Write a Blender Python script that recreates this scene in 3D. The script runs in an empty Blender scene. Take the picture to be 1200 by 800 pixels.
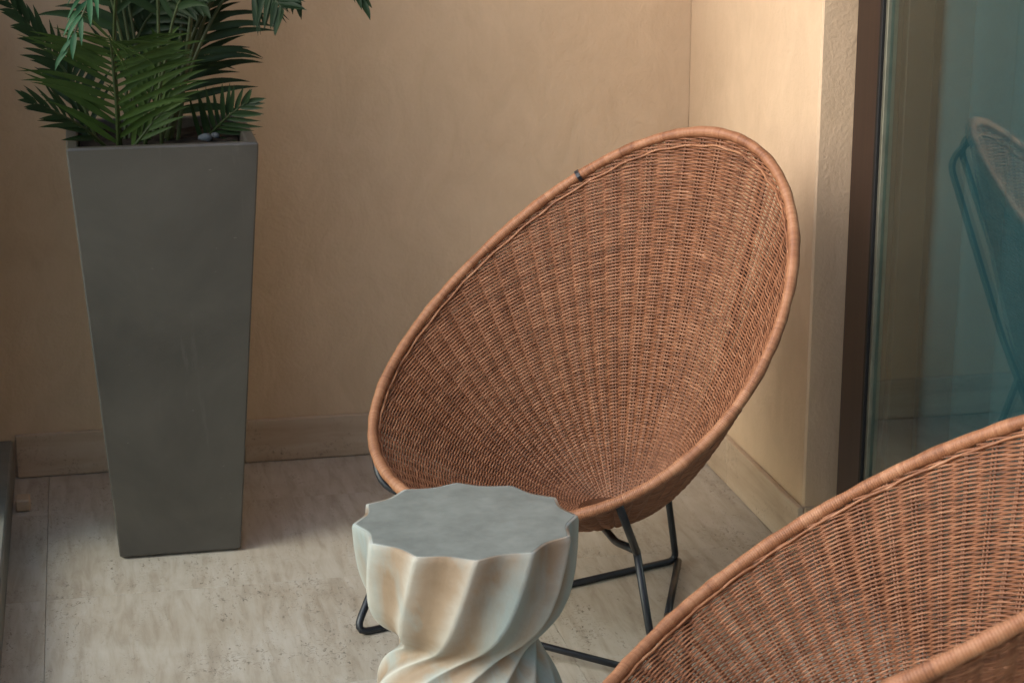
import bpy, math, random
import numpy as np
from mathutils import Vector, Matrix
R = math.radians
rng = random.Random(7)
nr = np.random.default_rng(11)
scene = bpy.context.scene
COL = scene.collection

# ------------------------------------------------------------------ camera
cam = bpy.data.cameras.new('camera')
cam.lens = 70.5; cam.sensor_width = 36; cam.sensor_fit = 'HORIZONTAL'
cam.clip_start = 0.05; cam.clip_end = 3000
cam_o = bpy.data.objects.new('camera', cam); COL.objects.link(cam_o)
CAM_H = 1.45; PITCH = R(15.3); YAW = R(12.1)
cam_o.location = (0, 0, CAM_H)
cam_o.rotation_euler = (R(90) - PITCH, 0, -YAW)
cam.dof.use_dof = True; cam.dof.focus_distance = 3.3; cam.dof.aperture_fstop = 9.0
scene.camera = cam_o

# ------------------------------------------------------------------ sky, sun, exposure
SUN_EL = R(36); SUN_AZ = R(-161)          # direction towards the sun in the xy plane, from +x
world = bpy.data.worlds.new('World'); scene.world = world; world.use_nodes = True
wn = world.node_tree.nodes; wl = world.node_tree.links
bg = wn['Background']; sky = wn.new('ShaderNodeTexSky'); sky.sky_type = 'NISHITA'
sky.sun_disc = False; sky.sun_elevation = SUN_EL; sky.sun_rotation = R(90) - SUN_AZ
sky.air_density = 1.0; sky.dust_density = 2.0; sky.ozone_density = 1.0
wl.new(sky.outputs[0], bg.inputs[0]); bg.inputs[1].default_value = 0.15
sun = bpy.data.lights.new('sun', 'SUN'); sun.energy = .50; sun.angle = R(34); sun.color = (1, .99, .975)
sun_o = bpy.data.objects.new('sun', sun); COL.objects.link(sun_o)
sd = Vector((math.cos(SUN_AZ) * math.cos(SUN_EL), math.sin(SUN_AZ) * math.cos(SUN_EL), math.sin(SUN_EL)))
sun_o.rotation_euler = sd.to_track_quat('Z', 'Y').to_euler(); sun_o.location = sd * 20
vs = scene.view_settings
vs.view_transform = 'Standard'; vs.look = 'None'; vs.gamma = 1; vs.use_curve_mapping = False
vs.exposure = 1.42

# ------------------------------------------------------------------ helpers
def new_mat(name):
    m = bpy.data.materials.new(name); m.use_nodes = True
    nt = m.node_tree; b = nt.nodes['Principled BSDF']
    return m, nt.nodes, nt.links, b
def ramp(n, stops, interp='LINEAR'):
    r = n.new('ShaderNodeValToRGB'); r.color_ramp.interpolation = interp
    e = r.color_ramp.elements
    while len(e) < len(stops): e.new(.5)
    for x, (p, c) in zip(e, stops): x.position = p; x.color = (*c, 1) if len(c) == 3 else c
    return r
def noise(n, l, vec, scale, detail=4, rough=.55, dist=0):
    t = n.new('ShaderNodeTexNoise'); t.inputs['Scale'].default_value = scale
    t.inputs['Detail'].default_value = detail; t.inputs['Roughness'].default_value = rough
    t.inputs['Distortion'].default_value = dist
    l.new(vec, t.inputs['Vector']); return t
def mapping(n, l, vec, scale=(1, 1, 1)):
    m = n.new('ShaderNodeMapping'); m.inputs['Scale'].default_value = scale; l.new(vec, m.inputs['Vector']); return m.outputs[0]
def mixc(n, l, fac, a, b, mode='MIX'):
    m = n.new('ShaderNodeMix'); m.data_type = 'RGBA'; m.blend_type = mode
    for s, v in ((m.inputs[0], fac), (m.inputs[6], a), (m.inputs[7], b)):
        if hasattr(v, 'type') and hasattr(v, 'links'): l.new(v, s)
        else: s.default_value = v if isinstance(v, (int, float)) else (*v, 1)
    return m.outputs[2]
def bump(n, l, b, h, strength, dist):
    u = n.new('ShaderNodeBump'); u.inputs['Strength'].default_value = strength; u.inputs['Distance'].default_value = dist
    l.new(h, u.inputs['Height']); l.new(u.outputs[0], b.inputs['Normal']); return u
def coords(n, kind='Object'):
    return n.new('ShaderNodeTexCoord').outputs[kind]
def worldpos(n): return n.new('ShaderNodeNewGeometry').outputs['Position']

def obj(name, verts, faces, mat, parent=None, smooth=False):
    me = bpy.data.meshes.new(name); me.from_pydata([tuple(v) for v in verts], [], faces); me.update()
    if smooth: me.polygons.foreach_set('use_smooth', [True] * len(me.polygons))
    if mat: me.materials.append(mat)
    o = bpy.data.objects.new(name, me); COL.objects.link(o); o.parent = parent
    return o
def empty(name, loc=(0, 0, 0), rz=0):
    o = bpy.data.objects.new(name, None); COL.objects.link(o); o.location = loc; o.rotation_euler = (0, 0, rz)
    o.empty_display_size = .1; return o
def tag(o, label=None, cat=None, group=None, kind=None):
    for k, v in (('label', label), ('category', cat), ('group', group), ('kind', kind)):
        if v: o[k] = v
    return o
def box_vf(x0, x1, y0, y1, z0, z1, bev=0):
    """box with chamfered edges"""
    if bev <= 0:
        v = [(x, y, z) for x in (x0, x1) for y in (y0, y1) for z in (z0, z1)]
        f = [(0, 1, 3, 2), (4, 6, 7, 5), (0, 4, 5, 1), (2, 3, 7, 6), (0, 2, 6, 4), (1, 5, 7, 3)]
        return v, f
    import bmesh
    bm = bmesh.new()
    vv = [bm.verts.new((x, y, z)) for x in (x0, x1) for y in (y0, y1) for z in (z0, z1)]
    for q in [(0, 1, 3, 2), (4, 6, 7, 5), (0, 4, 5, 1), (2, 3, 7, 6), (0, 2, 6, 4), (1, 5, 7, 3)]: bm.faces.new([vv[i] for i in q])
    bmesh.ops.bevel(bm, geom=bm.edges[:], offset=bev, segments=1, affect='EDGES', profile=.5)
    bm.verts.index_update()
    v = [tuple(a.co) for a in bm.verts]; f = [tuple(a.index for a in q.verts) for q in bm.faces]
    bm.free(); return v, f
def box(name, x0, x1, y0, y1, z0, z1, mat, parent=None, bev=0):
    return obj(name, *box_vf(x0, x1, y0, y1, z0, z1, bev), mat, parent)
def catmull(P, n):
    P = [np.array(p, float) for p in P]; P = [2 * P[0] - P[1]] + P + [2 * P[-1] - P[-2]]
    out = []; m = len(P) - 3
    for k in range(n):
        s = k / (n - 1) * m; i = min(int(s), m - 1); t = s - i
        a, b, c, d = P[i:i + 4]
        out.append(.5 * (2 * b + (c - a) * t + (2 * a - 5 * b + 4 * c - d) * t * t + (3 * b - a - 3 * c + d) * t ** 3))
    return np.array(out)
def frames(p):
    t = np.gradient(p, axis=0); t /= np.linalg.norm(t, axis=1, keepdims=True)
    up = np.array([0, 0, 1.]) if abs(t[0, 2]) < .9 else np.array([1., 0, 0])
    n = [np.cross(t[0], up)]; n[0] /= np.linalg.norm(n[0])
    for i in range(1, len(p)):
        v = n[-1] - t[i] * (n[-1] @ t[i]); n.append(v / np.linalg.norm(v))
    n = np.array(n); return t, n, np.cross(t, n)
def tube_vf(p, r, k=10, cap=True):
    p = np.asarray(p, float); t, n, b = frames(p); r = np.broadcast_to(r, (len(p),))
    a = np.linspace(0, 2 * np.pi, k, endpoint=False)
    v = p[:, None] + r[:, None, None] * (np.cos(a)[None, :, None] * n[:, None] + np.sin(a)[None, :, None] * b[:, None])
    m = len(p); f = [(i * k + j, i * k + (j + 1) % k, (i + 1) * k + (j + 1) % k, (i + 1) * k + j) for i in range(m - 1) for j in range(k)]
    v = v.reshape(-1, 3).tolist()
    if cap: f += [tuple(range(k - 1, -1, -1)), tuple(range((m - 1) * k, m * k))]
    return v, f
def rounded(P, rad, seg=6):
    """polyline with rounded corners"""
    P = [np.array(p, float) for p in P]; out = [P[0]]
    for i in range(1, len(P) - 1):
        a, b, c = P[i - 1], P[i], P[i + 1]
        u = (a - b); v = (c - b); lu, lv = np.linalg.norm(u), np.linalg.norm(v)
        d = min(rad, lu * .45, lv * .45); s = b + u / lu * d; e = b + v / lv * d
        for q in np.linspace(0, 1, seg): out.append((1 - q) ** 2 * s + 2 * q * (1 - q) * b + q * q * e)
    out.append(P[-1]); return np.array(out)
def rod(name, P, r, mat, parent, rad=.03):
    return obj(name, *tube_vf(rounded(P, rad), r, 10), mat, parent, smooth=True)
def big_mesh(name, V, F, mat, parent, tint=None):
    """numpy quads -> mesh object, smooth shaded"""
    me = bpy.data.meshes.new(name); nv, nf = len(V), len(F)
    me.vertices.add(nv); me.vertices.foreach_set('co', V.astype(np.float32).ravel())
    me.loops.add(nf * 4); me.loops.foreach_set('vertex_index', F.astype(np.int32).ravel())
    me.polygons.add(nf); me.polygons.foreach_set('loop_start', np.arange(0, nf * 4, 4, dtype=np.int32))
    me.polygons.foreach_set('use_smooth', np.ones(nf, bool))
    if tint is not None:
        at = me.attributes.new('tint', 'FLOAT', 'POINT'); at.data.foreach_set('value', tint.astype(np.float32).ravel())
    me.update(calc_edges=True); me.validate()
    me.materials.append(mat)
    o = bpy.data.objects.new(name, me); COL.objects.link(o); o.parent = parent
    return o

# ------------------------------------------------------------------ materials
def plaster(name, c1, c2, bumpy=.5):
    m, n, l, b = new_mat(name); p = worldpos(n)
    a = noise(n, l, p, 1.7, 6, .6, .3); f = noise(n, l, p, 120, 6, .65); c = noise(n, l, mapping(n, l, p, (1, 1, .55)), 13, 6, .65, .9)
    r = ramp(n, [(.3, c1), (.72, c2)]); l.new(a.outputs[0], r.inputs[0])
    rr = ramp(n, [(.35, (.86, .85, .83)), (.7, (1.04, 1.04, 1.04))]); l.new(c.outputs[0], rr.inputs[0])
    l.new(mixc(n, l, .55, r.outputs[0], rr.outputs[0], 'MULTIPLY'), b.inputs['Base Color'])
    b.inputs['Roughness'].default_value = .85; b.inputs['Specular IOR Level'].default_value = .25
    ad = n.new('ShaderNodeMath'); ad.operation = 'MULTIPLY_ADD'; ad.inputs[1].default_value = .5
    l.new(f.outputs[0], ad.inputs[0]); l.new(c.outputs[0], ad.inputs[2])
    bump(n, l, b, ad.outputs[0], bumpy, .006); return m
M_WALL = plaster('wall_plaster', (.55, .39, .247), (.63, .462, .302))
M_CEIL = plaster('ceiling_plaster', (.66, .62, .55), (.72, .68, .6), .15)
M_ROOM = plaster('room_plaster', (.2, .22, .21), (.25, .27, .26), .1)

def travertine(name, base, dark, pale, vein=(48, 7, 48)):
    m, n, l, b = new_mat(name); p = worldpos(n)
    oi = n.new('ShaderNodeObjectInfo')
    off = n.new('ShaderNodeVectorMath'); off.operation = 'SCALE'; off.inputs[0].default_value = (17, 31, 7); l.new(oi.outputs['Random'], off.inputs['Scale'])
    ad = n.new('ShaderNodeVectorMath'); l.new(p, ad.inputs[0]); l.new(off.outputs[0], ad.inputs[1]); q = ad.outputs[0]
    v1 = noise(n, l, mapping(n, l, q, vein), 1.0, 6, .62, .5)
    v2 = noise(n, l, q, 4.5, 5, .6, .5)
    r = ramp(n, [(.22, dark), (.5, base), (.78, pale)]); l.new(v1.outputs[0], r.inputs[0])
    r2 = ramp(n, [(.3, (.84, .80, .74)), (.68, (1.04, 1.05, 1.06))]); l.new(v2.outputs[0], r2.inputs[0])
    col = mixc(n, l, .8, r.outputs[0], r2.outputs[0], 'MULTIPLY')
    # open pits, in bands along the vein
    pv = noise(n, l, mapping(n, l, q, (190, 95, 190)), 1.0, 3, .6, .8)
    pm = noise(n, l, mapping(n, l, q, (13, 5, 13)), 1.0, 3, .6, .6)
    pr = ramp(n, [(.59, (0, 0, 0)), (.68, (1, 1, 1))]); l.new(pv.outputs[0], pr.inputs[0])
    pb = ramp(n, [(.44, (0, 0, 0)), (.60, (1, 1, 1))]); l.new(pm.outputs[0], pb.inputs[0])
    mu = n.new('ShaderNodeMath'); mu.operation = 'MULTIPLY'; l.new(pr.outputs[0], mu.inputs[0]); l.new(pb.outputs[0], mu.inputs[1])
    col = mixc(n, l, mu.outputs[0], col, tuple(x * .55 for x in dark))
    # thin wandering cracks
    cr = n.new('ShaderNodeTexVoronoi'); cr.feature = 'DISTANCE_TO_EDGE'; cr.inputs['Scale'].default_value = 6.5
    cn = noise(n, l, q, 9, 4, .6); cv = n.new('ShaderNodeVectorMath'); cv.operation = 'MULTIPLY_ADD'; cv.inputs[1].default_value = (.35, .35, .35)
    l.new(cn.outputs['Color'], cv.inputs[0]); l.new(q, cv.inputs[2]); l.new(cv.outputs[0], cr.inputs['Vector'])
    cc = ramp(n, [(0, (1, 1, 1)), (.012, (0, 0, 0))]); l.new(cr.outputs['Distance'], cc.inputs[0])
    cm = n.new('ShaderNodeMath'); cm.operation = 'MULTIPLY'; l.new(cc.outputs[0], cm.inputs[0]); l.new(pb.outputs[0], cm.inputs[1])
    cm2 = n.new('ShaderNodeMath'); cm2.operation = 'MULTIPLY'; cm2.inputs[1].default_value = .55; l.new(cm.outputs[0], cm2.inputs[0])
    col = mixc(n, l, cm2.outputs[0], col, tuple(x * .5 for x in dark))
    l.new(col, b.inputs['Base Color'])
    b.inputs['Roughness'].default_value = .5; b.inputs['Specular IOR Level'].default_value = .35
    h = n.new('ShaderNodeMath'); h.operation = 'SUBTRACT'; h.inputs[0].default_value = 1; l.new(mu.outputs[0], h.inputs[1])
    bump(n, l, b, h.outputs[0], .6, .0015); return m
M_TILE = travertine('travertine_floor', (.43, .375, .305), (.30, .245, .185), (.50, .455, .39))
M_SKIRT = travertine('travertine_skirting', (.48, .36, .25), (.38, .275, .18), (.54, .43, .315), (3.2, 3.2, 34))

def simple(name, col, rough=.6, spec=.4, metal=0, nscale=0, namt=.15, bumpy=0):
    m, n, l, b = new_mat(name)
    b.inputs['Base Color'].default_value = (*col, 1); b.inputs['Roughness'].default_value = rough
    b.inputs['Specular IOR Level'].default_value = spec; b.inputs['Metallic'].default_value = metal
    if nscale:
        p = coords(n); t = noise(n, l, p, nscale, 5, .6)
        r = ramp(n, [(.3, tuple(c * (1 - namt) for c in col)), (.7, tuple(min(1, c * (1 + namt)) for c in col))]); l.new(t.outputs[0], r.inputs[0])
        l.new(r.outputs[0], b.inputs['Base Color'])
        if bumpy: bump(n, l, b, t.outputs[0], bumpy, .002)
    return m
M_GROUT = simple('grout', (.38, .32, .245), .9, .1, 0, 40)
M_STEEL = simple('black_powder_coated_steel', (.012, .013, .016), .38, .5, 0, 60, .3)
M_FRAME = None
def wood_frame():
    m, n, l, b = new_mat('bronze_brown_frame'); p = worldpos(n)
    t = noise(n, l, mapping(n, l, p, (60, 60, 1.2)), 1, 5, .6)
    r = ramp(n, [(.3, (.018, .009, .006)), (.7, (.036, .018, .011))]); l.new(t.outputs[0], r.inputs[0]); l.new(r.outputs[0], b.inputs['Base Color'])
    b.inputs['Roughness'].default_value = .42; return m
M_FRAME = wood_frame()
M_GASKET = simple('black_rubber_gasket', (.01, .01, .01), .6, .3)
M_ALU = simple('dull_brass_strip', (.20, .19, .14), .45, .5, .6, 30)
M_CHANNEL = simple('dark_grey_channel', (.17, .165, .145), .5, .4, 0, 20)
M_GROUND = simple('light_bounce_ground', (.46, .44, .40), .95, .1, 0, .3, .3)  # unseen ground, tone raised to bounce light up onto the pier
M_SOIL = simple('dark_soil', (.02, .016, .012), .95, .1, 0, 60, .5, .8)
M_PEBBLE = simple('grey_pebble', (.085, .095, .10), .6, .3, 0, 30, .25, .2)

def glass(name, tint, ior):
    m, n, l, b = new_mat(name); n.remove(b)
    out = n['Material Output']; tr = n.new('ShaderNodeBsdfTransparent'); tr.inputs[0].default_value = (*tint, 1)
    gl = n.new('ShaderNodeBsdfGlossy'); gl.inputs['Roughness'].default_value = .012; gl.inputs[0].default_value = (.86, .95, .95, 1)
    fr = n.new('ShaderNodeFresnel'); ge = n.new('ShaderNodeNewGeometry')      # same reflectance at both faces of the pane
    io = n.new('ShaderNodeMapRange'); io.inputs['To Min'].default_value = ior; io.inputs['To Max'].default_value = 1 / ior
    l.new(ge.outputs['Backfacing'], io.inputs['Value']); l.new(io.outputs[0], fr.inputs[0])
    mx = n.new('ShaderNodeMixShader'); l.new(fr.outputs[0], mx.inputs[0]); l.new(tr.outputs[0], mx.inputs[1]); l.new(gl.outputs[0], mx.inputs[2])
    l.new(mx.outputs[0], out.inputs[0]); return m
M_GLASS = glass('teal_tinted_door_glass', (.80, .90, .90), 1.85)
M_BALGLASS = glass('balustrade_glass', (.90, .95, .93), 1.48)

def curtain_mat():
    m, n, l, b = new_mat('teal_grey_curtain'); p = coords(n)
    t = noise(n, l, mapping(n, l, p, (300, 300, 300)), 1, 2, .5)
    r = ramp(n, [(.3, (.036, .076, .084)), (.7, (.050, .102, .112))]); l.new(t.outputs[0], r.inputs[0]); l.new(r.outputs[0], b.inputs['Base Color'])
    b.inputs['Roughness'].default_value = .9; b.inputs['Specular IOR Level'].default_value = .1
    return m
M_CURTAIN = curtain_mat()

def rattan(name, dark, mid, lite):
    m, n, l, b = new_mat(name); at = n.new('ShaderNodeAttribute'); at.attribute_name = 'tint'
    p = coords(n); t = noise(n, l, p, 22, 4, .6); t2 = noise(n, l, p, 240, 3, .6)
    a = n.new('ShaderNodeMath'); a.operation = 'MULTIPLY_ADD'; a.inputs[1].default_value = .55; l.new(t.outputs[0], a.inputs[0]); l.new(at.outputs['Fac'], a.inputs[2])
    a2 = n.new('ShaderNodeMath'); a2.operation = 'MULTIPLY_ADD'; a2.inputs[1].default_value = .35; l.new(t2.outputs[0], a2.inputs[0]); l.new(a.outputs[0], a2.inputs[2])
    s = n.new('ShaderNodeMath'); s.operation = 'SUBTRACT'; s.inputs[1].default_value = .45; l.new(a2.outputs[0], s.inputs[0])
    r = ramp(n, [(.12, dark), (.5, mid), (.9, lite)]); l.new(s.outputs[0], r.inputs[0]); l.new(r.outputs[0], b.inputs['Base Color'])
    b.inputs['Roughness'].default_value = .5; b.inputs['Specular IOR Level'].default_value = .4
    bump(n, l, b, t2.outputs[0], .3, .0008)
    return m
M_RATTAN = rattan('woven_rattan', (.115, .043, .019), (.235, .094, .043), (.36, .172, .09))
M_WRAP = rattan('rattan_wrapping', (.18, .070, .032), (.30, .13, .061), (.40, .20, .105))
M_SPOKE = rattan('rattan_spokes', (.10, .04, .018), (.19, .08, .038), (.29, .14, .072))

def planter_mat():
    m, n, l, b = new_mat('taupe_planter'); p = coords(n)
    t = noise(n, l, mapping(n, l, p, (3, 3, 3)), 1, 6, .65, .5); t2 = noise(n, l, p, 70, 4, .6); t3 = noise(n, l, p, 17, 5, .7, 1)
    r = ramp(n, [(.3, (.038, .034, .028)), (.7, (.075, .065, .052))]); l.new(t.outputs[0], r.inputs[0])
    sp = ramp(n, [(.70, (1, 1, 1)), (.76, (.62, .6, .58))]); l.new(t3.outputs[0], sp.inputs[0])
    sk = noise(n, l, mapping(n, l, p, (38, 38, 1.6)), 1, 5, .65, .4); sr = ramp(n, [(.62, (0, 0, 0)), (.8, (1, 1, 1))]); l.new(sk.outputs[0], sr.inputs[0])
    sc_ = noise(n, l, mapping(n, l, p, (60, 60, 150)), 1, 3, .5); su = ramp(n, [(.74, (0, 0, 0)), (.78, (1, 1, 1))]); l.new(sc_.outputs[0], su.inputs[0])
    base = mixc(n, l, .5, r.outputs[0], sp.outputs[0], 'MULTIPLY')
    base = mixc(n, l, sr.outputs[0], base, (.085, .077, .065)); base = mixc(n, l, su.outputs[0], base, (.13, .12, .105))
    l.new(base, b.inputs['Base Color'])
    rr = ramp(n, [(.3, (.30, .30, .30)), (.7, (.5, .5, .5))]); l.new(t.outputs[0], rr.inputs[0]); l.new(rr.outputs[0], b.inputs['Roughness'])
    b.inputs['Specular IOR Level'].default_value = .55
    bump(n, l, b, t2.outputs[0], .12, .001); return m
M_PLANTER = planter_mat()

def leaf_mat(name, dark, lite):
    m, n, l, b = new_mat(name); oi = n.new('ShaderNodeObjectInfo'); p = coords(n)
    t = noise(n, l, p, 40, 3, .6)
    a = n.new('ShaderNodeMath'); a.operation = 'MULTIPLY_ADD'; a.inputs[1].default_value = .5; l.new(oi.outputs['Random'], a.inputs[0]); 
    h = n.new('ShaderNodeMath'); h.operation = 'MULTIPLY'; h.inputs[1].default_value = .6; l.new(t.outputs[0], h.inputs[0]); l.new(h.outputs[0], a.inputs[2])
    r = ramp(n, [(.2, dark), (.75, lite)]); l.new(a.outputs[0], r.inputs[0]); l.new(r.outputs[0], b.inputs['Base Color'])
    b.inputs['Roughness'].default_value = .5; b.inputs['Specular IOR Level'].default_value = .18
    tl = n.new('ShaderNodeBsdfTranslucent'); l.new(r.outputs[0], tl.inputs[0])
    mx = n.new('ShaderNodeMixShader'); mx.inputs[0].default_value = .22
    l.new(b.outputs[0], mx.inputs[1]); l.new(tl.outputs[0], mx.inputs[2]); l.new(mx.outputs[0], n['Material Output'].inputs[0])
    return m
M_LEAF = leaf_mat('palm_leaf_green', (.022, .046, .010), (.050, .088, .020))
M_LEAFD = leaf_mat('palm_leaf_dark', (.010, .024, .009), (.021, .042, .015))
M_LEAFB = leaf_mat('palm_leaf_lit', (.015, .055, .020), (.028, .095, .038))  # lit copy of the leaf green, its light put into the colour
M_STEM = simple('palm_stem', (.03, .045, .012), .5, .4, 0, 30)

def stool_mat():
    m, n, l, b = new_mat('cream_glazed_stone'); p = coords(n)
    t = noise(n, l, mapping(n, l, p, (5, 5, 7)), 1, 5, .6, .6); t2 = noise(n, l, mapping(n, l, p, (7, 7, 3)), 1, 5, .6, .8); t3 = noise(n, l, p, 60, 4, .6)
    at = n.new('ShaderNodeAttribute'); at.attribute_name = 'tint'       # 1 on the paler ridges, 0 in the browner flutes
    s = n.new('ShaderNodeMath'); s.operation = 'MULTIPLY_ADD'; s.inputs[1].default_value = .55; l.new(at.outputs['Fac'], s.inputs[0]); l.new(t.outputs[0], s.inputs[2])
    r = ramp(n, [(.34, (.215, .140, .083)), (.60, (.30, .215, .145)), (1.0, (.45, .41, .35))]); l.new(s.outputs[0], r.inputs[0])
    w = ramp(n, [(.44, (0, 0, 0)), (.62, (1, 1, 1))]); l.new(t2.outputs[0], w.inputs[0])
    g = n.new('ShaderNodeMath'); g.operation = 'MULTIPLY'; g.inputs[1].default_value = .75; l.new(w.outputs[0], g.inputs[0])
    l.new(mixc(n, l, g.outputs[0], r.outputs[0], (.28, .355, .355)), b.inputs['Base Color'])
    b.inputs['Roughness'].default_value = .58; b.inputs['Specular IOR Level'].default_value = .35
    bump(n, l, b, t3.outputs[0], .45, .0025); return m
M_STOOL = stool_mat()
M_STOOLTOP = simple('grey_concrete_top', (.195, .205, .182), .66, .3, 0, 26, .17, .35)

# ------------------------------------------------------------------ setting
XP, YB, XG, YJ, XL = 1.332, 4.31, 1.374, 3.50, -.19
CEIL = 2.75; YE = -1.72
g = obj('ground', [(-600, -600, -3.4), (600, -600, -3.4), (600, 600, -3.4), (-600, 600, -3.4)], [(0, 1, 2, 3)], M_GROUND); tag(g, kind='structure')
floor = box('floor', -.34, 1.46, YE, YB + .2, -.22, -.006, M_GROUT); tag(floor, kind='structure')
xs = [-.20, -.12, .78, 1.36]
yj = [YB - .001, 4.05]
while yj[-1] > YE + .5: yj.append(yj[-1] - .47)
yj.append(YE)
for i in range(len(xs) - 1):
    for j in range(len(yj) - 1):
        x1 = min(xs[i + 1], XP + .0 if yj[j + 1] > YJ - .3 else 1.36)
        if x1 - xs[i] < .03: continue
        dz = nr.uniform(-.0003, .0003)
        box('tile', xs[i] + .0004, x1 - .0004, yj[j + 1] + .0004, yj[j] - .0004, -.02, dz, M_TILE, floor, .0005)
c = box('ceiling', .70, 1.46, YE, YB + .2, CEIL, CEIL + .25, M_CEIL); tag(c, kind='structure')  # unseen slab, left edge set back to let sky light in

# back wall and its stone skirting
bw = box('back_wall', XL - .098, XP - .001, YB, YB + .2, -.005, CEIL - .002, M_WALL)
tag(bw, 'sand coloured rough plaster wall behind the tall planter and tilted chair', 'wall')
sx = [XL + .002, .31, .82, XP - .014]
for a, b_ in zip(sx[:-1], sx[1:]):
    box('skirting_stone', a + .0006, b_ - .0006, YB - .014, YB - .0005, .001, .098, M_SKIRT, bw, .002)
# pier between the back wall and the glass door
pier = box('pier_wall', XP, XP + .55, YJ, YB + .2, -.005, CEIL - .002, M_WALL, None, .004)
tag(pier, 'pale plaster pier between the sand coloured wall and the brown door frame', 'wall')
ys = [YJ - .011, 3.93, YB - .015]
for a, b_ in zip(ys[:-1], ys[1:]):
    box('skirting_stone', XP - .014, XP - .0005, a + .0006, b_ - .0006, .001, .104, M_SKIRT, pier, .002)
box('skirting_stone', XP + .0005, 1.372, YJ - .011, YJ - .0005, .001, .104, M_SKIRT, pier, .002)
# glass balustrade along the open side
pil = box('corner_pillar', XL - .62, XL - .10, 3.78, YB + .2, -.6, 6.2, M_WALL, None, .004)
tag(pil, 'plaster corner pillar standing outside the glass balustrade by the back wall', 'pillar')
def balustrade(name, label, x0, y0, x1, y1, n):
    t = tag(empty(name, (x0, y0, 0), math.atan2(y1 - y0, x1 - x0)), label, 'balustrade')
    L = math.hypot(x1 - x0, y1 - y0)
    box('base_channel', 0, L, -.035, .035, -.004, .085, M_CHANNEL, t, .004)
    w = L / n
    for k in range(n): box('glass_pane', k * w + .006, (k + 1) * w - .006, -.007, .007, .06, 1.06, M_BALGLASS, t)
    box('handrail', 0, L, -.03, .03, 1.055, 1.085, M_CHANNEL, t, .006)
    return t
bal = balustrade('glass_balustrade', 'low glass balustrade in a dark channel along the open balcony edge', XL - .038, YB - .001, XL - .038, YE + .01, 5)
ew = box('light_blocking_wall', XL - .30, XP + .02, YE - .2, YE - .001, -.22, CEIL + .2, M_WALL)  # unseen wall, added to cut the sky light from behind the camera
tag(ew, 'unseen plaster wall opposite the planter, added to block light from the balcony end', 'wall')
cl = box('stone_block', XL + .004, XL + .034, 4.075, 4.12, .0008, .026, M_SKIRT, None, .003)
tag(cl, 'small stone block on the floor against the balustrade channel near the wall', 'block')

# house wall past the door, and the room behind the glass
hw = box('house_wall', XP, XP + .55, YE, .28, -.005, CEIL - .002, M_WALL); tag(hw, 'sand coloured plaster house wall past the glass door', 'wall')
ln = box('door_lintel', XP + .0, XP + .55, .281, YJ - .001, 2.42, CEIL - .002, M_WALL); tag(ln, 'plaster lintel above the sliding glass door', 'lintel')
for nm, q in (('room_floor', (1.9, 5.2, YE, YB, -.2, -.002)), ('room_ceiling', (1.9, 5.2, YE, YB, CEIL, CEIL + .2)), ('room_wall', (5.2, 5.3, YE, YB, -.2, CEIL)),
              ('room_wall', (1.9, 5.2, YB, YB + .1, -.2, CEIL)), ('room_wall', (1.9, 5.2, YE - .1, YE, -.2, CEIL))):
    tag(box(nm, *q, M_ROOM), kind='structure')
tag(box('threshold_floor', 1.461, 1.899, .282, YJ - .001, -.2, -.003, M_ROOM), kind='structure')

# sliding door
door = tag(empty('sliding_door', (XG, YJ, 0)), 'brown framed sliding glass door with teal tinted panes beside the pier', 'door')
def dbox(name, x0, x1, y0, y1, z0, z1, m, parent=door, bev=.002):
    v, f = box_vf(x0, x1, y0, y1, z0, z1, bev)
    return obj(name, [(a - XG, b - YJ, c_) for a, b, c_ in v], f, m, parent)
dbox('outer_frame', 1.409, 1.460, 3.285, YJ - .0125, .001, 2.418, M_FRAME)
st = dbox('stile', XG - .010, 1.408, 3.302, 3.409, .022, 2.40, M_FRAME)
dbox('gasket', XG - .0115, XG + .016, 3.290, 3.3015, .022, 2.40, M_GASKET, st, .001)
dbox('glazing_strip', XG - .006, XG + .014, 3.279, 3.2895, .022, 2.40, M_ALU, st, .001)
dbox('glass_pane', XG, XG + .004, 1.94, 3.278, .06, 2.38, M_GLASS, door, 0)
dbox('stile', XG - .010, 1.408, 1.84, 1.939, .022, 2.40, M_FRAME)
dbox('glass_pane', XG + .045, XG + .053, .38, 1.86, .06, 2.38, M_GLASS, door, 0)
dbox('stile', 1.409, 1.458, .282, .379, .001, 2.40, M_FRAME)
dbox('bottom_rail', XG - .008, 1.406, 1.9405, 3.2785, .022, .058, M_FRAME)
dbox('track', XG - .03, 1.4585, .3805, 3.284, .0015, .021, M_CHANNEL)
dbox('head_rail', XG - .010, 1.459, .3805, 3.301, 2.382, 2.419, M_FRAME)

# curtain with vertical folds just inside
def curtain():
    ny, nz = 320, 10; V = []; F = []
    y0, y1 = 3.485, .35
    for i in range(ny):
        q = i / (ny - 1); y = y0 + (y1 - y0) * q
        ph = 2 * math.pi * (15 * q ** .6)
        amp = .030 * (1 - .55 * min(1, q * 3)) + .006 * math.sin(9 * q + 1)
        for k in range(nz):
            z = .02 + (2.58 - .02) * k / (nz - 1)
            V.append((1.515 + amp * math.sin(ph + .25 * math.sin(z * 1.3 + q * 20)) * (1.1 - .12 * z), y + .006 * math.sin(ph * .5 + z), z))
    for i in range(ny - 1):
        for k in range(nz - 1): a = i * nz + k; F.append((a, a + 1, a + nz + 1, a + nz))
    o = obj('curtain', V, F, M_CURTAIN, None, True)
    s = o.modifiers.new('thickness', 'SOLIDIFY'); s.thickness = .002
    tag(o, 'teal grey curtain in vertical folds behind the sliding glass door', 'curtain')
curtain()

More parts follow.
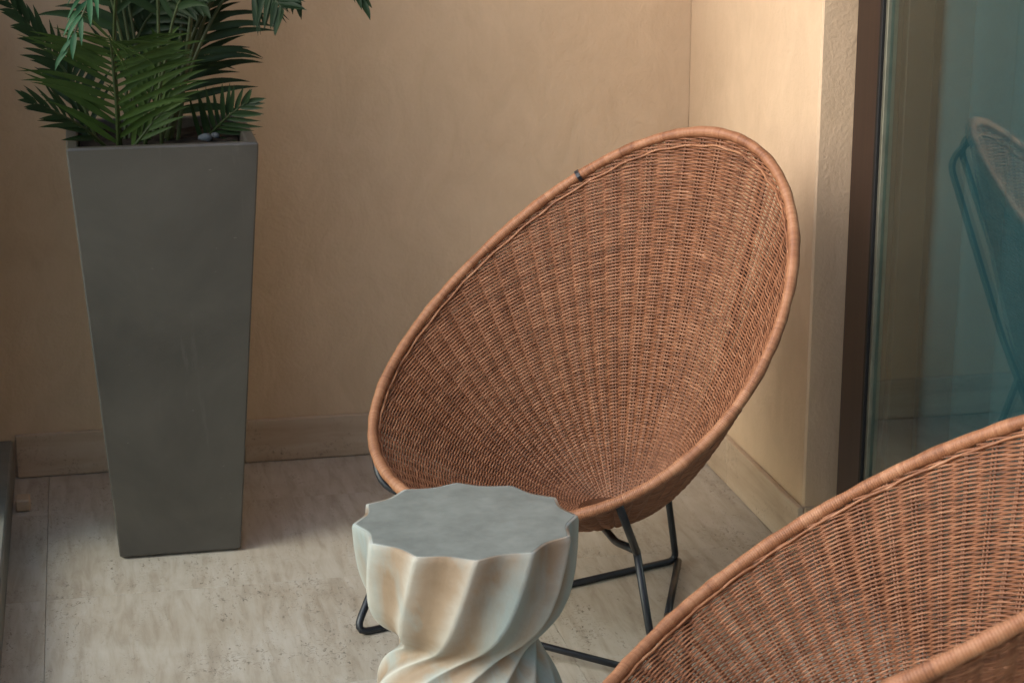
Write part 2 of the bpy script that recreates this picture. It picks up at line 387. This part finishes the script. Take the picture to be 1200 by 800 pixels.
# ------------------------------------------------------------------ tall planter
PC = np.array([.138, 3.874])
def planter():
    t = tag(empty('planter', (PC[0], PC[1], 0)), 'tall tapered taupe grey square planter holding the palm by the wall', 'planter')
    H = .825; hb, ht = .1175, .1755; wall = .022
    def ring(h, z, r=.0035):
        P = []
        for sx_, sy_, a0 in ((1, -1, -90), (1, 1, 0), (-1, 1, 90), (-1, -1, 180)):
            for k in range(4):
                a = R(a0 + 30 * k); P.append((sx_ * (h - r) + r * math.cos(a), sy_ * (h - r) + r * math.sin(a), z))
        return P
    def half(z): return hb + (ht - hb) * z / H
    prof = [(half(.002) - .006, .002), (half(.008), .008)] + [(half(z), z) for z in np.linspace(.06, H - .03, 8)] + \
           [(ht - .0005, H - .004), (ht - .004, H), (ht - wall + .003, H), (ht - wall, H - .003), (ht - wall - .004, H - .09)]
    V = []; F = []; n = 16
    for h, z in prof: V += ring(h, z)
    for i in range(len(prof) - 1):
        for k in range(n): F.append((i * n + k, i * n + (k + 1) % n, (i + 1) * n + (k + 1) % n, (i + 1) * n + k))
    F.append(tuple(range(n - 1, -1, -1)))
    obj('pot', V, F, M_PLANTER, t)
    # soil, uneven
    m = 14; hs = ht - wall - .004; V = []; F = []
    for i in range(m + 1):
        for k in range(m + 1): V.append((-hs + 2 * hs * i / m, -hs + 2 * hs * k / m, H - .020 + nr.uniform(-.006, .006)))
    for i in range(m):
        for k in range(m): a = i * (m + 1) + k; F.append((a, a + m + 1, a + m + 2, a + 1))
    obj('soil', V, F, M_SOIL, t, True)
planter()
def pebble(x, y, z, s, rot):
    import bmesh
    bm = bmesh.new(); bmesh.ops.create_icosphere(bm, subdivisions=2, radius=1)
    for v in bm.verts:
        d = 1 + .13 * math.sin(3 * v.co.x + rot) + .1 * math.cos(4 * v.co.y + 2 * rot)
        v.co = Vector((v.co.x * s * 1.35 * d, v.co.y * s * d, v.co.z * s * .75 * d))
    me = bpy.data.meshes.new('pebble'); bm.to_mesh(me); bm.free(); me.materials.append(M_PEBBLE)
    me.polygons.foreach_set('use_smooth', [True] * len(me.polygons))
    o = bpy.data.objects.new('pebble', me); COL.objects.link(o); o.location = (x, y, z); o.rotation_euler = (.2, .1, rot)
    tag(o, ('larger' if s > .01 else 'smaller') + ' of two grey pebbles on the dark soil inside the tall planter', 'pebble', 'pebbles on the planter soil')
for q in ((.222, 3.85, .812, .011, .4), (.244, 3.875, .811, .008, 2.4)): pebble(*q)

# ------------------------------------------------------------------ palm
fw = np.array([math.sin(YAW) * math.cos(PITCH), math.cos(YAW) * math.cos(PITCH), -math.sin(PITCH)])
rt = np.array([math.cos(YAW), -math.sin(YAW), 0]); upv = np.cross(rt, fw)
def at(u, v, y):
    r = fw + rt * (u - 600) / 2350 - upv * (v - 400) / 2350
    return np.array([0, 0, CAM_H]) + r * (y / r[1])
PALM = empty('palm_plant', (PC[0], PC[1], .77))
tag(PALM, 'artificial palm with arching green fronds growing out of the tall planter', 'plant')
BASE = np.array([PC[0], PC[1], .77])
def leaflet_vf(p0, d, nrm, L, w, droop, curl):
    n = 8; p = p0.copy(); d = d / np.linalg.norm(d); V = []; F = []
    prof = [.35, .8, 1., 1., .93, .8, .58, .32, .03]
    for i in range(n + 1):
        s = np.cross(d, nrm); s /= np.linalg.norm(s) + 1e-9; nn = np.cross(s, d)
        hw_ = w * .5 * prof[i]
        V += [p - s * hw_ + nn * hw_ * .45, p.copy(), p + s * hw_ + nn * hw_ * .45]
        d = d + np.array([0, 0, -1.]) * droop * (i / n + .15) / n * 2 + nn * curl / n; d /= np.linalg.norm(d)
        p = p + d * L / n
    for i in range(n):
        a = i * 3; F += [(a, a + 1, a + 4, a + 3), (a + 1, a + 2, a + 5, a + 4)]
    return V, F
def frond(path, pairs, L, w, a0, a1, normal, mat, droop=.5, s0=.18, single=True, sides=(-1, 1), r0=.0042, curl=0., lj=.12):
    P = catmull(path, 26) - BASE
    rach = obj('frond', *tube_vf(P, np.linspace(r0, .0012, 26), 6), M_STEM, PALM, True)
    T = np.gradient(P, axis=0); T /= np.linalg.norm(T, axis=1, keepdims=True)
    nrm = np.array(normal, float); VV = []; FF = []
    for k in range(pairs):
        q = s0 + (1 - s0) * (k + .5) / pairs
        for sd_ in sides:
            qq = min(.999, q + sd_ * .25 / pairs + rng.uniform(-.15, .15) / pairs); x = qq * 25; i = int(x); fr_ = x - i
            p = P[i] * (1 - fr_) + P[min(i + 1, 25)] * fr_; t = T[i]
            n_ = nrm - t * (nrm @ t); n_ /= np.linalg.norm(n_)
            side = np.cross(t, n_) * sd_
            a = R(a0 + (a1 - a0) * q + rng.uniform(-6, 6))
            d = math.cos(a) * t + math.sin(a) * side + n_ * rng.uniform(-.05, .18)
            env = (.62 + .38 * math.sin(math.pi * min(1, .15 + q * .95))) * (1 - .45 * q * q)
            v, f = leaflet_vf(p, d, n_ + .12 * np.array([rng.uniform(-1, 1) for _ in range(3)]), L * env * (1 + rng.uniform(-lj, lj)), w * (1 + rng.uniform(-.15, .2)), droop * (1 + rng.uniform(-.35, .35)), curl)
            if single: obj('leaflet', v, f, mat, rach, True)
            else:
                o_ = len(VV); VV += v; FF += [tuple(z + o_ for z in y) for y in f]
    if not single: tag(obj('leaflet_spray', VV, FF, mat, rach, True), kind='stuff')
CAMN = (-.1, -1, .25)
frond([at(139, 182, 3.80), at(137, 130, 3.755), at(133, 84, 3.71), at(130, 52, 3.66), at(128, 42, 3.60)], 19, .20, .0135, 48, 62, CAMN, M_LEAF, .30, .06)
frond([at(135, 182, 3.84), at(100, 152, 3.80), at(66, 132, 3.77), at(34, 118, 3.75)], 9, .10, .0095, 36, 16, (0, -.8, .6), M_LEAFD, .10, .2)
frond([at(185, 175, 3.93), at(203, 120, 3.96), at(216, 72, 3.98), at(216, 20, 4.0), at(208, -45, 4.0)], 15, .165, .0150, 52, 40, (0, -1, .2), M_LEAFD, .42, .15)
frond([at(195, 172, 3.88), at(226, 40, 3.90), at(272, -28, 3.88), at(304, -22, 3.85), at(332, 12, 3.80)], 20, .160, .0105, 66, 46, (-.1, -1, .2), M_LEAFD, .35, .42)
frond([at(228, 180, 3.92), at(246, 158, 3.89), at(268, 136, 3.86), at(292, 118, 3.84)], 11, .105, .0100, 64, 24, (0, -1, .35), M_LEAFD, .0, .18)
frond([at(118, 178, 3.9), at(92, 110, 3.88), at(60, 62, 3.86), at(22, 16, 3.84), at(-18, -25, 3.82)], 13, .085, .012, 30, 22, (.4, -1, .3), M_LEAFD, .30, .3)
frond([at(142, 178, 3.82), at(134, 60, 3.74), at(136, -40, 3.62), at(122, -40, 3.53), at(104, 0, 3.47), at(78, 62, 3.44)], 7, .125, .0095, 30, 18, (-.3, -.8, .7), M_LEAFB, .8, .52)
frond([at(152, 178, 3.94), at(154, 90, 3.97), at(158, 20, 4.0), at(162, -60, 4.0)], 10, .15, .015, 36, 24, (0, -1, .3), M_LEAFD, .25, .3)
frond([at(168, 176, 3.84), at(190, 90, 3.82), at(204, 20, 3.80), at(226, -25, 3.76), at(246, -20, 3.70)], 9, .11, .013, 50, 30, (0, -.6, .8), M_LEAFD, .7, .5)
frond([at(190, 174, 3.9), at(250, 20, 3.9), at(330, -80, 3.88), at(392, -40, 3.86), at(426, 2, 3.84)], 9, .10, .011, 34, 14, (-.1, -.9, .5), M_LEAFD, .35, .6)
frond([at(146, 186, 3.80), at(166, 160, 3.78), at(184, 138, 3.77), at(200, 122, 3.76)], 6, .09, .0095, 34, 16, (0, -.8, .6), M_LEAF, .1, .15)
frond([at(112, 182, 3.92), at(98, 135, 3.95), at(88, 100, 3.98), at(80, 70, 4.0)], 8, .12, .012, 44, 26, (0, -1, .3), M_LEAFD, .25, .12)
frond([at(160, 182, 3.86), at(172, 130, 3.86), at(182, 90, 3.86), at(190, 50, 3.85)], 10, .125, .012, 46, 28, (0, -1, .3), M_LEAF, .4, .12)
frond([at(172, 180, 3.95), at(196, 100, 3.98), at(206, 40, 4.0), at(196, -20, 4.02), at(180, -50, 4.02)], 14, .15, .0125, 58, 40, (0, -1, .3), M_LEAFD, .5, .2)
frond([at(146, 180, 3.92), at(150, 90, 3.93), at(168, 30, 3.93), at(200, 0, 3.9), at(236, 4, 3.86)], 10, .12, .012, 52, 30, (-.1, -.9, .5), M_LEAFD, .5, .4)
frond([at(190, 176, 3.9), at(216, 90, 3.93), at(238, 30, 3.95), at(246, -20, 3.96), at(244, -60, 3.97)], 13, .165, .0125, 56, 40, (0, -1, .25), M_LEAFD, .5, .25)
frond([at(198, 172, 3.92), at(232, 40, 3.94), at(276, -36, 3.93), at(318, -30, 3.9), at(350, -4, 3.87)], 14, .120, .0100, 58, 36, (-.1, -1, .2), M_LEAFD, .30, .5)
for k in range(7):          # crown fronds above the picture
    a = rng.uniform(0, 6.28); ca, sa = math.cos(a), math.sin(a) * .55
    b0 = BASE + np.array([ca * .03, sa * .03, 0]); h = rng.uniform(.5, .75); o_ = rng.uniform(.18, .3)
    frond([b0, b0 + (ca * o_ * .25, sa * o_ * .25, h * .6), b0 + (ca * o_ * .6, sa * o_ * .6, h), b0 + (ca * o_ * 1.2, sa * o_ * 1.2, h * 1.02)], 14, .17, .016, 60, 30, (ca * .2, -.5, 1), M_LEAFD, .5, .25, single=False)

# ------------------------------------------------------------------ fluted stool
def stool():
    t = tag(empty('stool', (.505, 2.672, 0)), 'twisted hourglass stool of cream glazed stone with a flat grey scalloped top', 'stool')
    H, NF, S = .44, 12, 16; M = NF * S
    keys = [(0, .152), (.015, .162), (.05, .163), (.10, .160), (.15, .151), (.19, .139), (.22, .124), (.243, .110), (.256, .102), (.262, .101), (.268, .105), (.281, .119), (.303, .138), (.33, .151), (.365, .1585), (.40, .1620), (.434, .1640), (.44, .1625)]
    zk = np.array([k[0] for k in keys]); rk = np.array([k[1] for k in keys])
    z = np.concatenate([np.linspace(0, .43, 72), [.434, .4375, .4395, .44, .44]])
    # smooth profile
    r = np.interp(z, zk, rk); r[-1] -= .009
    for _ in range(1): r[1:-5] = (np.roll(r, 1)[1:-5] + 2 * r[1:-5] + np.roll(r, -1)[1:-5]) / 4
    tw = np.cumsum(np.concatenate([[0], np.diff(z) / np.clip(r[1:], .09, 1) ** 5.0])); tw = (tw - tw[-1]); tw = tw / abs(tw).max() * R(108)
    fr_ = np.arange(M) / S; q = fr_ - np.floor(fr_)
    sc = (.8 * np.sin(np.pi * q) ** .95 + .2 * np.sin(np.pi * q) ** 2)
    th = 2 * np.pi * np.arange(M) / M + R(24)
    V = []; tint = []
    for zi, ri, wi in zip(z, r, tw):
        dep = (.0135) * (ri / .16) ** .6
        rr = ri - dep * sc
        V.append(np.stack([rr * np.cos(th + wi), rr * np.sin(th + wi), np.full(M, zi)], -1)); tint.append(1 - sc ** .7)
    V = np.array(V); n = len(z); F = []
    i, k = np.meshgrid(np.arange(n - 1), np.arange(M), indexing='ij'); k2 = (k + 1) % M
    F = np.stack([i * M + k, i * M + k2, (i + 1) * M + k2, (i + 1) * M + k], -1).reshape(-1, 4)
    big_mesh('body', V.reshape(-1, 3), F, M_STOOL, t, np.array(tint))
    # top disc sits in the scalloped edge
    rr = (.1585 - .0133 * sc); top = []; F = []
    rad = [1, .992, .75, .5, .25]; zz = [.4398, .4406, .4407, .4407, .4407]
    for a, b_ in zip(rad, zz): top += [(rr[j] * a * math.cos(th[j]), rr[j] * a * math.sin(th[j]), b_) for j in range(M)]
    top.append((0, 0, .4407)); c_ = len(top) - 1
    for a in range(len(rad) - 1):
        for j in range(M): F.append((a * M + j, a * M + (j + 1) % M, (a + 1) * M + (j + 1) % M, (a + 1) * M + j))
    a = len(rad) - 1
    F += [(a * M + j, a * M + (j + 1) % M, c_) for j in range(M)]
    tp = obj('top', top, F, M_STOOLTOP, t); tp['label'] = 'flat matt grey top with scalloped edge'
stool()

# ------------------------------------------------------------------ wicker chairs
def chair(loc, az, prm, label, seed):
    cz, tilt, a, b, q2, a2 = prm
    rg = np.random.default_rng(seed)
    root = tag(empty('wicker_chair', (loc[0], loc[1], 0), az), label, 'chair', 'rattan bowl chairs round the stool')
    m = np.array([-math.cos(tilt), 0, math.sin(tilt)]); n = np.array([math.sin(tilt), 0, math.cos(tilt)]); s = np.array([0, 1., 0])
    B0 = np.array([-.085, 0, .193]); R0 = .058
    def rim(t):
        t = np.asarray(t)[..., None]
        return np.array([0, 0, cz]) + (a * np.cos(t) + a2 * np.cos(2 * t)) * m + b * np.sin(t) * s + n * (q2 * np.cos(2 * t))
    def surf(t, u):
        t = np.asarray(t, float); u = np.asarray(u, float)[..., None]
        d = np.stack([-np.cos(t), np.sin(t), 0 * t], -1); D = B0 + R0 * d; Rm = rim(t); v = Rm - D
        C = D + v * np.array([.46, .46, .20])
        return (1 - u) ** 2 * D + 2 * u * (1 - u) * C + u * u * Rm
    def normal(t, u):
        e = 1e-3
        du = surf(t, np.clip(u + e, 0, 1)) - surf(t, np.clip(u - e, 0, 1)); dt = surf(t + e, u) - surf(t - e, u)
        nn = np.cross(dt, du); nn /= np.linalg.norm(nn, axis=-1, keepdims=True)
        # towards the inside of the bowl
        inn = (np.array([0, 0, cz]) + n * .25) - surf(t, u)
        sg = np.sign((nn * inn).sum(-1, keepdims=True)); return nn * sg
    S, SUB, K = 66, 6, 5
    M = S * SUB; t = 2 * np.pi * np.arange(M) / M
    # rows run at an even pitch up each meridian; rows that reach the rim early end there
    NU = 240; uu = np.linspace(0, 1, NU)
    G = surf(np.broadcast_to(t[:, None], (M, NU)), np.broadcast_to(uu, (M, NU)))
    Lm = np.concatenate([np.zeros((M, 1)), np.cumsum(np.linalg.norm(np.diff(G, axis=1), axis=-1), 1)], 1)
    Lt = Lm[:, -1]; PITCH_ROW = .0029
    wgt = (Lt / Lt.mean()) ** .35
    N = int(Lt.max() / (PITCH_ROW * wgt[Lt.argmax()]))
    ell = (np.arange(N)[:, None] + .3) * PITCH_ROW * wgt[None]
    wob = sum(rg.uniform(-1, 1, (N, 1)) * np.cos(k * t[None] + rg.uniform(0, 6.28, (N, 1))) for k in (2, 5, 9, 17)) * .00014
    ell = np.maximum(ell + wob, .001); ok = ell < Lt[None] - .007
    U = np.empty((N, M))
    for j in range(M): U[:, j] = np.interp(ell[:, j], Lm[j], uu)
    T = np.broadcast_to(t, (N, M)); T2 = T + .004 * np.sin(U * 9)
    P = surf(T2, U); NN = normal(T2, U)
    ph = np.arange(M) / SUB
    wv = np.cos(np.pi * ph)[None] * np.where(np.arange(N) % 2, 1, -1)[:, None]
    wv = np.sign(wv) * np.abs(wv) ** .8
    amp = .0036 * (1 + rg.normal(0, .12, (N, S)).repeat(SUB, 1)) * np.clip(.5 + U, 0, 1)
    Cc = P + NN * (wv * amp)[..., None]
    tg = np.roll(Cc, -1, 1) - np.roll(Cc, 1, 1); tg /= np.linalg.norm(tg, axis=-1, keepdims=True)
    bi = np.cross(NN, tg); bi /= np.linalg.norm(bi, axis=-1, keepdims=True); no = np.cross(tg, bi)
    pw = PITCH_ROW * wgt[None, :, None]
    hh = pw * (.565 + .05 * rg.normal(0, 1, (N, 1, 1)).clip(-1.5, 1.5)); hn = np.full((N, 1, 1), .0014)
    ang = np.linspace(0, 2 * np.pi, K, endpoint=False) + .4
    V = np.stack([Cc + bi * hh * math.cos(x) + no * hn * math.sin(x) for x in ang], 2)
    rowt = rg.normal(.5, .075, (N, 1)) + rg.normal(0, .09, (N, S)).repeat(SUB, 1)
    tint = np.repeat(rowt[..., None], K, 2)
    i, j, k = np.meshgrid(np.arange(N), np.arange(M), np.arange(K), indexing='ij'); ix = lambda i, j, k: (i * M + j % M) * K + k % K
    F = np.stack([ix(i, j, k), ix(i, j + 1, k), ix(i, j + 1, k + 1), ix(i, j, k + 1)], -1)
    F = F[ok & np.roll(ok, -1, 1)].reshape(-1, 4)
    used, F = np.unique(F, return_inverse=True); F = F.reshape(-1, 4)
    tag(big_mesh('woven_strands', V.reshape(-1, 3)[used], F, M_RATTAN, root, tint.reshape(-1)[used]), kind='stuff')
    # paired spokes
    MS, KS = 46, 5; us = np.linspace(0, .995, MS); Vs = []; ts = []
    for j in range(S):
        for e in (-1, 1):
            t0 = 2 * np.pi * j / S + rg.normal(0, .004)
            p0 = surf(np.full(MS, t0), us); p1 = surf(np.full(MS, t0 + .01), us); w = np.linalg.norm(p1 - p0, axis=1) / .01
            tt = t0 + e * (.0024 / w) + .004 * np.sin(us * 9)
            p = surf(tt, us); nn = normal(tt, us)
            d = np.gradient(p, axis=0); d /= np.linalg.norm(d, axis=1, keepdims=True); bb = np.cross(nn, d)
            r = .0021
            Vs.append(np.stack([p + r * (bb * math.cos(x) + nn * math.sin(x)) for x in np.linspace(0, 2 * np.pi, KS, endpoint=False)], 1)); ts.append(np.full((MS, KS), rg.normal(.5, .12)))
    Vs = np.array(Vs); NS = len(Vs)
    i, j, k = np.meshgrid(np.arange(NS), np.arange(MS - 1), np.arange(KS), indexing='ij'); ix = lambda i, j, k: (i * MS + j) * KS + k % KS
    F = np.stack([ix(i, j, k), ix(i, j, k + 1), ix(i, j + 1, k + 1), ix(i, j + 1, k)], -1).reshape(-1, 4)
    tag(big_mesh('spokes', Vs.reshape(-1, 3), F, M_SPOKE, root, np.array(ts)), kind='stuff')
    # coiled bottom
    nT = 26; ncoil = 14; tt = np.linspace(0, 2 * np.pi * ncoil, 40 * ncoil); rr = .003 + (R0 - .003) * tt / tt[-1]
    sp = B0 + np.stack([-rr * np.cos(tt), rr * np.sin(tt), 0 * tt - .002 * np.cos(rr / R0 * 1.5)], -1)
    v, f = tube_vf(sp, .0029, 5); o = obj('coiled_bottom', v, f, M_SPOKE, root, True)
    # rim: cane wrapped round a hoop, every turn a ridge
    per = 2 * np.pi * .42; turns = int(per / .0034); MR = turns * 4; KR = 12
    tr = 2 * np.pi * np.arange(MR) / MR; pr = rim(tr); dr = np.roll(pr, -1, 0) - np.roll(pr, 1, 0); dr /= np.linalg.norm(dr, axis=1, keepdims=True)
    nn = n - dr * (dr @ n)[:, None]; nn /= np.linalg.norm(nn, axis=1, keepdims=True); bb = np.cross(dr, nn)
    pc = pr + n * .002
    V = []; ti = np.repeat((rg.normal(.5, .07, turns) + np.repeat(rg.normal(0, .09, turns // 9 + 1), 9)[:turns]), 4)[:, None] + np.zeros((1, KR))
    lump = sum(np.cos(k * tr + rg.uniform(0, 6.28)) for k in (7, 13, 29, 53)) * .00035
    for k in range(KR):
        x = 2 * np.pi * k / KR
        rr = .0100 - .0016 * (1 - np.abs(np.sin(np.pi * (np.arange(MR) / 4 + k / KR))) ** .6) + lump
        V.append(pc + rr[:, None] * (nn * math.cos(x) + bb * math.sin(x)))
    V = np.stack(V, 1); i, k = np.meshgrid(np.arange(MR), np.arange(KR), indexing='ij'); ix = lambda i, k: (i % MR) * KR + k % KR
    F = np.stack([ix(i, k), ix(i, k + 1), ix(i + 1, k + 1), ix(i + 1, k)], -1).reshape(-1, 4)
    hoop = big_mesh('rim', V.reshape(-1, 3), F, M_WRAP, root, ti)
    # plaited border just inside the rim
    tb = np.linspace(0, 2 * np.pi, 740); pb = surf(tb, np.full(740, .978) + .0012 * np.cos(37 * tb) + .0008 * np.sin(13 * tb)) ; nb = normal(tb, np.full(740, .97))
    for e in (0, .7, 1.3):
        x = pb + nb * (.0030 + .0024 * np.cos(37 * tb + math.pi * e + .6) + .0012 * np.sin(11 * tb + 5 * e))[:, None]
        v, f = tube_vf(x, .0022, 5, False); o = obj('border_strand', v, f, M_WRAP, hoop, True)
        at_ = o.data.attributes.new('tint', 'FLOAT', 'POINT'); at_.data.foreach_set('value', np.repeat(rg.normal(.5, .14, 37).repeat(20), 5).astype(np.float32))
    # dark clip where the frame is tied to the rim
    tc = R(-42); p0, p1 = rim(tc - .008), rim(tc + .008); obj('clip', *tube_vf([p0 + n * .002, p1 + n * .002], .0122, 10), M_STEEL, hoop)
    # ------- steel frame: triangle on the floor, three legs, side rods tied to the rim
    r = .0068
    LF = (.347, -.207, r); RF = (.086 + .26, .207, r) 
    RF = (.086, .289, r); RR = (-.339, -.069, r); KR_ = np.array([.115, .262, .24]); KL = np.array([.13, -.28, .25])
    out = lambda td, d, dz=0: rim(R(td)) + np.array([-math.cos(R(td)), math.sin(R(td)), 0]) * d + np.array([0, 0, dz])
    hk = .0
    rod('leg', [KL, LF, np.array(LF) + (np.array(RR) - np.array(LF)) * .5], r, M_STEEL, root, .035)
    rod('leg', [KR_, RF, np.array(RF) + (np.array(RR) - np.array(RF)) * .5], r, M_STEEL, root, .035)
    backp = surf(R(-10), np.array(.42)) - normal(R(-10), np.array(.42)) * .012
    rod('leg', [backp, RR, np.array(RR) + (np.array(LF) - np.array(RR)) * .499], r, M_STEEL, root, .02)
    rod('floor_runner', [np.array(RR) + (0, .006, 0), np.array(RR) + (np.array(RF) - np.array(RR)) * .499], r, M_STEEL, root)
    W = np.array(LF) + (KL - np.array(LF)) * .2; W2 = np.array(RF) + (KR_ - np.array(RF)) * .04
    rod('cross_bar', [W, W2], r * .9, M_STEEL, root)
    for sg, Kp in ((1, KR_), (-1, KL)):
        rod('support_rod', [rim(R(sg * 13)) + np.array([-.002, 0, -.004]), np.array([-.381, sg * .09, .795])] + [surf(R(sg * x), np.array(y)) - normal(R(sg * x), np.array(y)) * z_ for x, y, z_ in ((24, .62, .022), (36, .25, .016), (40, .04, .014))], r, M_STEEL, root, .03)
    rod('support_rod', [rim(R(127)) + np.array([0, 0, -.006]), KR_ + np.array([.004, .004, 0])], r, M_STEEL, root)
    rod('support_rod', [rim(R(222)) + np.array([0, 0, -.006]), np.array([.272, -.222, .265]), np.array([.14, -.09, .197]), np.array([.0, -.02, .188])], r, M_STEEL, root, .04)
    rod('support_rod', [KR_, np.array([.03, .13, .196]), np.array([-.03, .03, .187])], r, M_STEEL, root, .02)
    return root
chair((.822, 3.284), R(-149.9), (.538, R(39.29), .44, .391, .018, .032), 'rattan bowl chair with its open bowl in front of the pier, behind the stool', 3)
chair((.899, 2.086), R(152.5), (.546, R(31.65), .447, .393, -.011, .013), 'rattan bowl chair beside the glass door', 5)
